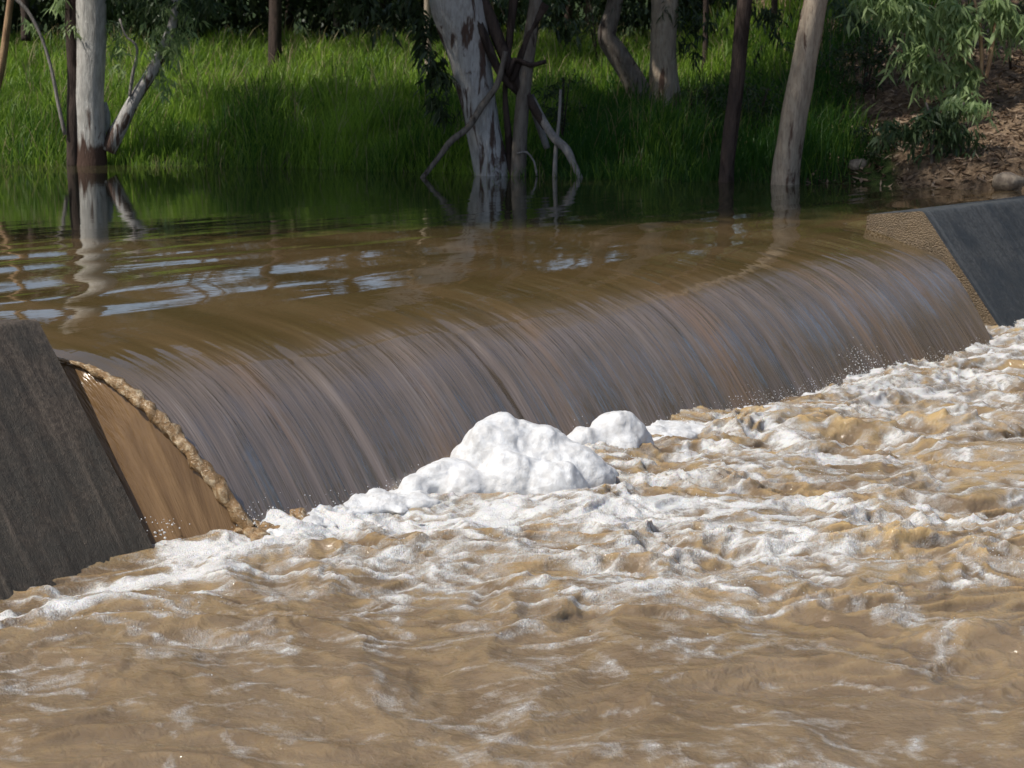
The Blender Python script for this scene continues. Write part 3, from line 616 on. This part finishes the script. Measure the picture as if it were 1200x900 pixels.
def leaves(name, C, mat, parent, seed, Lr=(.09, .16), wr=.16, droop=.7):
    V, Fq, tt = leaf_arr(np.asarray(C), seed, Lr, wr, droop); return mesh(name, V, Fq, mat, parent, smooth=False, attrs={'tint': tt})
def spray_points(path, num, seed, rad=.25, hang=.3):      # twig-like leaf positions around a polyline
    r = np.random.default_rng(seed); P = np.array(path); d = np.concatenate([[0], np.cumsum(np.linalg.norm(np.diff(P, axis=0), axis=1))])
    tw = max(4, num//14); s = r.uniform(0, d[-1], tw); B = np.stack([np.interp(s, d, P[:, i]) for i in range(3)], 1)
    dr = r.normal(0, 1, (tw, 3))*[1, .8, .5]; dr /= np.linalg.norm(dr, axis=1)[:, None]; out = []
    for k in range(tw):
        q = np.linspace(.15, 1, 14)[:, None]*rad*r.uniform(.5, 1.3); out.append(B[k]+dr[k]*q+np.array([0, 0, -hang])*q**2/rad+r.normal(0, .02, (14, 3)))
    return np.vstack(out)

# shared crowns, well above the frame but seen in the water and as shade
CROWN = []
for q in range(3):
    C = clumps(170, 30, (1, 1, .72), 200+q, .105, .3); V, Fq, tt = leaf_arr(C, 300+q, (.06, .10), .50, .5)
    CROWN.append((V, Fq, tt))
CM = {}
def crown(parent, loc, size, q=0, mat=None, seed=0):
    mat = mat or M_gum; key = (q, mat.name)
    if key not in CM:
        o = mesh('crown', CROWN[q][0], CROWN[q][1], mat, parent, smooth=False, attrs={'tint': CROWN[q][2]}); CM[key] = o.data
    else:
        o = bpy.data.objects.new('crown', CM[key]); COL.objects.link(o); o.parent = parent
    o.location = loc; o.scale = size if isinstance(size, tuple) else (size,)*3; o.rotation_euler = (0, 0, seed*1.7); return o

class Tree:
    def __init__(s, base_px, D, label, name='gum_tree', cat='tree', group=None, zbase=None):
        s.D = D; b = far(base_px[0], base_px[1], D); s.b = b; s.root = empty(name, tuple(b), label, cat, group)
    def limb(s, pts, mat, name='trunk', seed=0, rough=.07, seg=14, dD=None, ext=None):
        P = []; rad = []
        for k, q in enumerate(pts):
            D = s.D+(q[3] if len(q) > 3 else 0); P.append(far(q[0], q[1], D)-s.b); rad.append(q[2]*D/F)
        if ext:
            for (dx, dz, r) in ext: P.append(P[-1]+np.array([dx, 0.1, dz])); rad.append(r)
        V, Q, T_ = tube(P, rad, seg, seed, rough)
        return mesh(name, V, [Q, T_], mat, s.root)
    def leaves(s, px_, num, mat, seed, rad=.25, hang=.35, dD=0, Lr=(.09, .16), name='leaves', wr=.16, droop=.8):
        P = [far(x_, y_, s.D+dD)-s.b for x_, y_ in px_]
        return leaves(name, spray_points(P, num, seed, rad, hang), mat, s.root, seed, Lr, wr, droop)

G = 'gum trees along the far bank'
# 1 - the white gum on the left with its dark companion stem
T1 = Tree((105, 193), 30.9, 'smooth white gum in the water at left with dark twin stem and leaning limb', group=G)
T1.limb([(107, 200, 20), (107, 180, 18), (105, 120, 16.5), (107, 60, 16.5), (107, 0, 17.5), (107, -60, 17)], M_white, 'trunk', 1, .05, ext=[(.1, 2.5, .2), (.5, 3, .15), (.2, 3, .09)], seg=22)
T1.limb([(86, 198, 8, -.1), (85, 150, 7, -.1), (86, 90, 7.5), (84, 30, 8), (86, -30, 8)], M_darkbark, 'trunk', 2, ext=[(-.3, 2, .09), (-.6, 2, .06)])
T1.limb([(126, 176, 10), (140, 150, 9), (160, 112, 7.5), (178, 85, 7), (192, 55, 6), (203, 25, 5), (207, -20, 4)], M_redgum, 'branch', 3, .12)
T1.limb([(124, 155, 5, .3), (125, 135, 4.5, .3), (122, 120, 3, .3)], M_white, 'branch', 4)
T1.limb([(76, 158, 2.5, -.2), (68, 120, 2.2, -.2), (60, 80, 2, -.2), (47, 40, 2, -.2), (33, 14, 2, -.2), (14, -6, 2.4, -.2)], M_bleach, 'branch', 5, .1, 8)
T1.limb([(152, 113, 2, -.1), (155, 90, 2, -.1), (157, 50, 1.6, -.1), (150, 45, 1.2, -.1), (140, 22, 1.2, -.1)], M_bleach, 'branch', 6, .1, 7)
T1.leaves([(205, 5), (195, 40), (185, 60)], 420, M_gumlite, 11, .42, .25, Lr=(.12, .2), wr=.22)
T1.leaves([(188, 50), (190, 95)], 110, M_gumlite, 12, .22, Lr=(.12, .2), wr=.22)
T1.leaves([(60, -10), (78, 10), (84, 30)], 220, M_gumlite, 13, .25, Lr=(.12, .2), wr=.22)
T1.leaves([(20, 10), (38, 35)], 60, M_gumlite, 14, .15)
T1.leaves([(125, -5), (175, 5), (225, -5)], 420, M_gum, 15, .34, Lr=(.12, .2), wr=.22)
for q, (dx, dy, z_, s_) in enumerate(((.6, 0, 8.5, 2.2), (-1.5, .6, 8.5, 1.9), (2.2, -.8, 7.4, 2.3), (-.9, -2.9, 6.2, 1.9), (1.2, -1.9, 5.8, 1.9), (3.0, -2.2, 5.2, 1.5))): crown(T1.root, (dx, dy, z_), s_, q % 3, seed=q)
T1.leaves([(230, -10), (250, 15)], 160, M_gum, 16, .3, Lr=(.12, .2), wr=.22)
T1.leaves([(125, 20), (140, 60), (150, 95)], 150, M_gumlite, 17, .22, Lr=(.10, .17), wr=.22)
T1.leaves([(178, 75), (196, 100)], 90, M_gumlite, 18, .2, Lr=(.10, .17), wr=.22)
# 2 - slanting orange stem
T2 = Tree((-4, 98), 33, 'slim orange-barked stem slanting up out of frame at the far left', group=G)
T2.limb([(-6, 110, 5), (-1, 90, 5), (6, 50, 4.5), (11, 10, 4), (16, -30, 4)], M_orange, ext=[(.5, 2.5, .05)])
crown(T2.root, (1, 0, 5), 1.8, 1, seed=4)
# 3 - central mottled gum
T3 = Tree((575, 207), 28.2, 'big mottled gum leaning left at the water edge in the middle of the bank', group=G)
T3.limb([(578, 212, 21), (575, 195, 20), (566, 150, 19), (556, 100, 21), (548, 50, 25), (538, 10, 30), (530, -40, 30)], M_redgum, 'trunk', 21, .08, ext=[(-.6, 2.5, .26), (-.2, 3, .16)], seg=24)
T3.limb([(560, -15, 6, -.1), (578, 30, 7, -.1), (590, 62, 6.5, -.15), (605, 95, 6.5, -.2), (625, 125, 5.5, -.2), (640, 150, 4, -.2)], M_darkbark, 'branch', 22, .12)
T3.limb([(548, 5, 6, -.2), (566, 40, 5.5, -.2), (590, 90, 4.5, -.2), (612, 112, 4, -.2)], M_darkbark, 'branch', 23, .12)
T3.limb([(600, 208, 4.5, -.1), (596, 160, 4, -.1), (592, 110, 3, -.1), (596, 60, 4, -.1), (602, 0, 5, -.1), (604, -40, 5, -.1)], M_darkbark, 'branch', 24, .1, 9)
T3.limb([(600, 96, 4, -.25), (612, 62, 4.5, -.25), (625, 30, 4, -.25), (640, 5, 5, -.25)], M_darkbark, 'branch', 25, .1, 9)
T3.limb([(596, 88, 3.5, -.3), (603, 70, 3.5, -.3), (622, 76, 3, -.3), (640, 72, 2.5, -.3)], M_darkbark, 'branch', 26, .1, 8)
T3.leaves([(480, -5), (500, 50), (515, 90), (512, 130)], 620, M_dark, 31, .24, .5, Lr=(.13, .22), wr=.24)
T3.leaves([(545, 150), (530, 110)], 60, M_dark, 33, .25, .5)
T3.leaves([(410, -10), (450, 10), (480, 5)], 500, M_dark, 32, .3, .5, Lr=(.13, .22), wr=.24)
for q, (dx, dy, z_, s_) in enumerate(((-1.0, 0, 7.8, 2.3), (-2.8, -.5, 6.4, 2.0), (-.6, -1.2, 10.2, 1.9), (-1.8, 1.0, 6.2, 2.1), (-.4, -.6, 8.0, 2.0))): crown(T3.root, (dx, dy, z_), s_, q % 3, seed=q+5)
T3b = Tree((607, 208), 28.0, 'straight slender grey-brown gum beside the big mottled one', group=G)
T3b.limb([(607, 213, 9), (608, 180, 8.5), (612, 120, 8), (619, 60, 8), (628, 0, 7.5), (634, -50, 7)], M_grey, 'trunk', 27, .07, ext=[(.5, 2.5, .08), (.8, 2.5, .05)])
crown(T3b.root, (.9, 0, 8.2), 1.6, 2, seed=3)
def fallen(name, pts, D, mat, label, seed, grp='fallen branches around the middle gum'):
    b = far(pts[0][0], pts[0][1], D); P = [far(q[0], q[1], D+(q[3] if len(q) > 3 else 0))-b for q in pts]; V, Q, T_ = tube(P, [q[2]*D/F for q in pts], 9, seed, .12)
    o = mesh(name, V, [Q, T_], mat); o.location = b; return tag(o, label, 'branch', grp)
fallen('fallen_branch', [(494, 210, 2.5, -.6), (515, 183, 3.2, -.5), (528, 166, 3.8, -.45), (548, 150, 3.6, -.4), (565, 124, 4, -.3), (582, 100, 3.8, -.3), (592, 60, 3, -.3)], 28.2, M_grey, 'long grey branch leaning from the water up across the mottled gum', 41)
fallen('fallen_branch', [(622, 112, 4, -.1), (636, 140, 4.5, -.2), (650, 162, 5, -.3), (664, 176, 5, -.4), (671, 190, 4, -.5), (679, 207, 3.5, -.6), (682, 214, 3, -.6)], 28.2, M_bleach, 'pale crooked branch dropping into the water right of the twin gums', 42)
fallen('fallen_branch', [(622, 120, 4, .1), (632, 148, 4, .1), (641, 174, 3.5, .1)], 28.2, M_bleach, 'short broken grey branch hanging behind the crooked one', 43)
fallen('dead_stick', [(650, 214, 3), (651, 180, 2.6), (655, 140, 2), (657, 105, 1.6)], 27.9, M_bleach, 'thin upright dead stick in the water beside the crooked branch', 44)
fallen('dead_stick', [(606, 180, 1.4), (616, 178, 1.3), (625, 188, 1.2), (629, 206, 1.2)], 27.9, M_bleach, 'thin curved twig arching into the water right of the slender gum', 45)
T3.leaves([(560, -10), (600, 5), (650, -5)], 260, M_gum, 34, .3, .4, Lr=(.12, .2), wr=.22)
T3.leaves([(655, 5), (665, 40)], 150, M_dark, 35, .22, .5, Lr=(.12, .2), wr=.22)
# 4 - pair behind
T4 = Tree((770, 150), 31.5, 'forked gum on the bank with a rough leaning trunk and an upright one', group=G)
T4.limb([(772, 165, 20), (765, 140, 17), (754, 115, 14), (738, 85, 13), (722, 60, 13), (712, 45, 12), (718, 15, 10), (725, -20, 9)], M_grey, 'trunk', 51, .1, ext=[(.1, 2, .12), (.3, 2.5, .07)], seg=18)
T4.limb([(780, 165, 24), (781, 140, 20), (779, 110, 17), (777, 60, 15), (778, 0, 15), (779, -40, 14)], M_pale, 'trunk', 52, .1, ext=[(.2, 2.5, .15), (.3, 3, .09)], seg=18)
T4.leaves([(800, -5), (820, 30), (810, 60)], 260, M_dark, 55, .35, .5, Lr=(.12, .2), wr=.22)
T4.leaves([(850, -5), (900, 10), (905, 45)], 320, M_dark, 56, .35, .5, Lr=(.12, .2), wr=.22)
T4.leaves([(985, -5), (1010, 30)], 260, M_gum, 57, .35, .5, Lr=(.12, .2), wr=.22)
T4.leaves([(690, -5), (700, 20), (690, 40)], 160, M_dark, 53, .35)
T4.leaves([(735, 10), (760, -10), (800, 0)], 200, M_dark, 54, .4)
for q, (dx, dy, z_, s_) in enumerate(((.4, 0, 8.2, 2.8), (-2.0, -.6, 6.8, 2.2), (2.4, -1, 7.0, 2.2))): crown(T4.root, (dx, dy, z_), s_, q % 3, seed=q+9)
# 5 - dark trunk and 6 - pale leaning trunk at the water
T5 = Tree((852, 215), 26.6, 'slim dark-barked tree rising from the water line', group=G)
T5.limb([(851, 220, 10), (852, 200, 9), (856, 160, 8.5), (862, 110, 8.5), (867, 50, 8.5), (873, 0, 8.5), (878, -50, 8)], M_darkbark, 'trunk', 61, .06, ext=[(.4, 2.5, .08), (.4, 2.5, .05)])
crown(T5.root, (-1.0, .5, 8.6), 1.3, 1, seed=2)
T6 = Tree((920, 217), 26.2, 'pale tan gum with flaking bark leaning right out of the water', group=G)
T6.limb([(919, 224, 18), (920, 206, 16.5), (925, 170, 15.5), (932, 130, 15), (941, 80, 14), (950, 30, 13.5), (957, -5, 13), (966, -50, 12.5)], M_pale, 'trunk', 62, .06, ext=[(.6, 2.5, .12), (.5, 2.5, .07)], seg=22)
crown(T6.root, (2.4, 1.5, 13), 1.7, 0, seed=6); T6.limb([(957, -30, 8), (966, -80, 7), (985, -240, 6), (1010, -520, 5), (1040, -900, 3)], M_pale, 'branch', 63, .06)
# far trunks
BG = 'tree trunks far back on the bank'
for (bx, by, D, tx, w_, mt, lb, sd) in ((322, 72, 41, 323, 8, M_darkbark, 'single thick dark trunk on top of the left bank', 1), (502, 96, 38, 501, 4.5, M_pale, 'thin speckled pale trunk left of the middle gum', 2), (825, 108, 36, 828, 3.5, M_darkbark, 'thin dark sapling trunk left of the slim dark tree', 3), (907, 92, 37, 908, 4, M_darkbark, 'thin dark trunk just behind the pale leaning gum', 4), (430, 26, 48, 426, 9, M_darkbark, 'broad dark trunk at the top edge left of the middle gum', 5), (574, 40, 44, 573, 5, M_orange, 'small orange-lit trunk seen behind the middle gum', 6), (252, 16, 50, 254, 3, M_pale, 'very thin pale trunk at the top edge between left gum and dark trunk', 7), (655, 20, 47, 652, 4, M_grey, 'grey trunk at the top edge right of the slender gum', 8), (835, 14, 50, 838, 3, M_pale, 'thin pale trunk at the top edge by the slim dark tree', 9), (1003, 40, 45, 1000, 6, M_darkbark, 'dark trunk behind the top of the right bank', 10), (30, 40, 43, 22, 5, M_darkbark, 'dark trunk behind the grass near the top left corner', 11), (240, 22, 46, 236, 4, M_grey, 'grey trunk at the top edge right of the left gum', 12), (395, 24, 47, 398, 4, M_grey, 'thin grey trunk at the top edge beside the broad dark one', 13), (690, 30, 45, 694, 4, M_darkbark, 'thin dark trunk at the top edge left of the forked gum', 14)):
    tr = Tree((bx, by), D, lb, 'background_tree', 'tree', BG); gz = float(bank_z(tr.b[0], tr.b[1])); pyb = by
    tr.limb([(bx, by+8, w_*1.15), (bx, by-20, w_), ((bx+tx)/2, by-50, w_*.95), (tx, -30, w_*.9)], mt, 'trunk', 70+sd, ext=[(.2, 3, w_*D/F*.7), (.3, 3, w_*D/F*.4)])
    crown(tr.root, (.3, 0, 6.5), 2.6, sd % 3, M_dark, sd)
# leafy sapling on the right bank
T7 = Tree((1150, 86), 28.0, 'young gum with thin orange stems and drooping pale green leaves on the right bank', 'gum_sapling', 'sapling')
for q, pts in enumerate((((1150, 92, 2.6), (1150, 60, 2.2), (1148, 30, 2), (1140, -10, 1.6)), ((1155, 92, 2.6), (1162, 62, 2.2), (1166, 30, 1.8), (1172, -10, 1.6)), ((1152, 92, 2), (1130, 70, 1.6), (1110, 50, 1.2), (1090, 40, 1)))):
    T7.limb(list(pts), M_orange, 'stem', 80+q, .1, 8)
for q, (pp, num) in enumerate(((((1060, -10), (1090, 30), (1070, 60)), 380), (((1110, -5), (1130, 25), (1125, 45)), 360), (((1020, -10), (1045, 15)), 160), (((1160, -5), (1185, 20)), 240), (((1080, 70), (1100, 90)), 150), (((1120, 60), (1135, 95), (1120, 120)), 170))):
    T7.leaves(pp, int(num*2.2), M_gumlite, 90+q, .30, .6, Lr=(.14, .25), wr=.22)
T8 = Tree((1100, 205), 25.8, 'low bushy gum regrowth over the water under the pale sapling', 'gum_sapling', 'sapling')
T8.limb([(1092, 212, 2.5), (1092, 180, 2), (1095, 150, 1.6), (1085, 120, 1.2)], M_grey, 'stem', 99, .1, 8)
T8.limb([(1120, 212, 2.5), (1126, 180, 2), (1120, 150, 1.5), (1130, 120, 1)], M_grey, 'stem', 98, .1, 8)
for q, (pp, num, mt) in enumerate(((((1060, 150), (1100, 130), (1120, 150)), 330, M_gum), (((1040, 140), (1060, 160)), 110, M_gum), (((1110, 120), (1150, 120)), 190, M_gumlite), (((1100, 165), (1140, 150)), 170, M_gum))):
    T8.leaves(pp, int(num*1.7), mt, 110+q, .24, .5, Lr=(.12, .2), wr=.2)
# shrubs
def shrub(name, px_, py_, D, wpx, hpx, num, mat, label, seed, Lr=(.06, .12), group=None, stems=3):
    z0 = None; b = far(px_, py_, D); k = D/F; root = empty(name, tuple(b), label, 'shrub', group)
    w = wpx*k/2; hh = hpx*k; r = np.random.default_rng(seed)
    C = clumps(max(8, num//22), 22, (w, w*.8, hh*.48), seed, min(w, hh)*.16, .15)+[0, 0, hh*.52]
    leaves('foliage', C, mat, root, seed, Lr, .22, .4)
    parts = []
    for s_ in range(stems):
        e = np.array([r.uniform(-.5, .5)*w, r.uniform(-.3, .3)*w, hh*.8]); parts.append(tube([np.array([0, 0, -.25]), e*[.4, .4, .45]+[0, 0, 0], e], [.018, .013, .006], 6, seed+s_, .1, .2))
    V, Fq = join(parts); mesh('stems', V, Fq, M_darkbark, root)
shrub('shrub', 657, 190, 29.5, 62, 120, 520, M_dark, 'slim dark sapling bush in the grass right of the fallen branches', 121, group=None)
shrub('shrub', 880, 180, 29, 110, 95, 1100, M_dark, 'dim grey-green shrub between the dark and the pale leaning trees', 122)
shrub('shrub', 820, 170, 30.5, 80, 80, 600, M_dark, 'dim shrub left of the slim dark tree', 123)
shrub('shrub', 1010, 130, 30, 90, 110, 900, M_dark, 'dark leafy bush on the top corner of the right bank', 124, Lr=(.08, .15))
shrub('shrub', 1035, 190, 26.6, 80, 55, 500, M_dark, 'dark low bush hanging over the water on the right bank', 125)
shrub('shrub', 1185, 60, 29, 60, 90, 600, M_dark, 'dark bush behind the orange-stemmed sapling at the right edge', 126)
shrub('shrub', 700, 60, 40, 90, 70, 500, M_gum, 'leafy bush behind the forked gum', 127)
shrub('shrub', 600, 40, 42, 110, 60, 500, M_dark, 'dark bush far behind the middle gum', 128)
# thicket closing off the back
TG = 'dark trees closing off the back of the bank'
lb_ = ['dark leafy thicket tree above the grass behind the left gum', 'dark thicket tree at the top edge by the left corner']
k = 0
places = [(-15, 48), (-12.5, 45.5), (-10, 47), (-7.6, 46), (-5.2, 48), (-3, 46.5), (-.8, 47.5), (1.2, 46), (3.2, 47), (5.2, 43), (7.4, 42), (9.6, 41), (12, 40), (-14, 54), (-9.5, 55), (-5, 54), (-.5, 55), (4, 53), (8.5, 52), (13, 50)]
for q, (x_, y_) in enumerate(places):
    z_ = float(bank_z(x_, y_)); side = ('left' if x_ < -5 else 'middle' if x_ < 3 else 'right')
    root = empty('thicket_tree', (x_, y_, z_), 'dark thicket tree closing off the back of the bank behind the grass', 'tree', TG)
    V, Q, T_ = tube([np.array([0, 0, -.3]), np.array([.1, 0, 2]), np.array([0, .1, 4.2])], [.12, .09, .04], 8, q, .1, .3); mesh('trunk', V, [Q, T_], M_darkbark, root)
    v_ = random.Random(q+50).uniform(.85, 1.3); crown(root, (0, 0, 2.2), (2.3*v_, 1.7, 2.7*v_), q % 3, M_dark if q % 3 else M_gum, q)
    if x_ > -1: crown(root, (.3, .2, 6.2), (2.3, 2.0, 2.6), (q+1) % 3, M_dark, q+3)
# trees out of frame that shade the bank and show in the water
SG = 'shade trees beside the view'
def shade_tree(x_, y_, h_, s_, q, zmin=5):
    z_ = float(bank_z(x_, y_)); root = empty('shade_tree', (x_, y_, z_), 'tall gum standing beside the view with a full crown', 'tree', SG)
    V, Q, T_ = tube([np.array([0, 0, -.3]), np.array([.1, 0, h_*.4]), np.array([.3, .1, h_-z_])], [.30, .22, .07], 12, q, .08, .3); mesh('trunk', V, [Q, T_], M_white if q % 2 else M_grey, root)
    r = random.Random(q); z = h_
    k = 0
    while z > zmin:
        crown(root, (.3+r.uniform(-1, 1)*s_*.35, r.uniform(-1, 1)*s_*.3, z-z_), (s_, s_, s_*.8), k % 3, seed=q+k); z -= s_*.95; k += 1
for q, (x_, y_, h_, s_, zmin) in enumerate(((-8.8, 18.7, 19, 2.3, 7), (-9.4, 18.3, 10, 2.2, 4.5), (-9.0, 21.2, 14.5, 2.5, 4.5), (-9.2, 24.2, 13, 2.5, 4.5), (-8.6, 19.9, 18, 2.3, 6), (-10.3, 26.2, 15, 2.2, 9),
                                      (-19, 31, 11, 3.2, 5), (-22, 25, 12, 3.4, 5),
                                      (14.5, 28, 14, 2.6, 4), (18, 24.5, 12, 3.0, 4), (20, 30, 10.5, 3.6, 4), (22, 20, 8.5, 3.2, 4), (25, 27, 12, 3.8, 4))):
    shade_tree(x_, y_, h_, s_, q, zmin)

# ------------------------------------------------------------------ light, sky, camera
az = np.array([-.90, -.42]); az /= np.linalg.norm(az); el = R(54)
sd = np.array([az[0]*math.cos(el), az[1]*math.cos(el), math.sin(el)])
from mathutils import Vector
L = bpy.data.lights.new('sun', 'SUN'); L.energy = 4.6; L.angle = R(.53); L.color = (1, .955, .88)
lo = bpy.data.objects.new('sun', L); COL.objects.link(lo); lo.rotation_euler = Vector(sd).to_track_quat('Z', 'Y').to_euler(); lo.location = (-20, 5, 25)
w = bpy.data.worlds.new('World'); scene.world = w; w.use_nodes = True; nt = w.node_tree; nt.nodes.clear()
sky = nt.nodes.new('ShaderNodeTexSky'); sky.sky_type = 'NISHITA'; sky.sun_disc = False; sky.sun_elevation = el; sky.sun_rotation = math.atan2(sd[0], sd[1]); sky.air_density = 1.0; sky.dust_density = 1.6
bg = nt.nodes.new('ShaderNodeBackground'); bg.inputs[1].default_value = .135; ow = nt.nodes.new('ShaderNodeOutputWorld')
nt.links.new(sky.outputs[0], bg.inputs[0]); nt.links.new(bg.outputs[0], ow.inputs[0])
cam = bpy.data.cameras.new('camera'); co_ = bpy.data.objects.new('camera', cam); COL.objects.link(co_); scene.camera = co_
cam.sensor_width = 36; cam.lens = 36*F/1200; cam.clip_end = 2000; cam.clip_start = .1
co_.location = (0, 0, CH); co_.rotation_euler = (math.pi/2-PITCH, 0, 0)
cam.dof.use_dof = True; cam.dof.focus_distance = 13; cam.dof.aperture_fstop = 5.6
scene.view_settings.view_transform = 'Standard'; scene.view_settings.look = 'None'; scene.view_settings.exposure = 0
scene.cycles.max_bounces = 8; scene.cycles.transparent_max_bounces = 8
scene.cycles.use_denoising = True
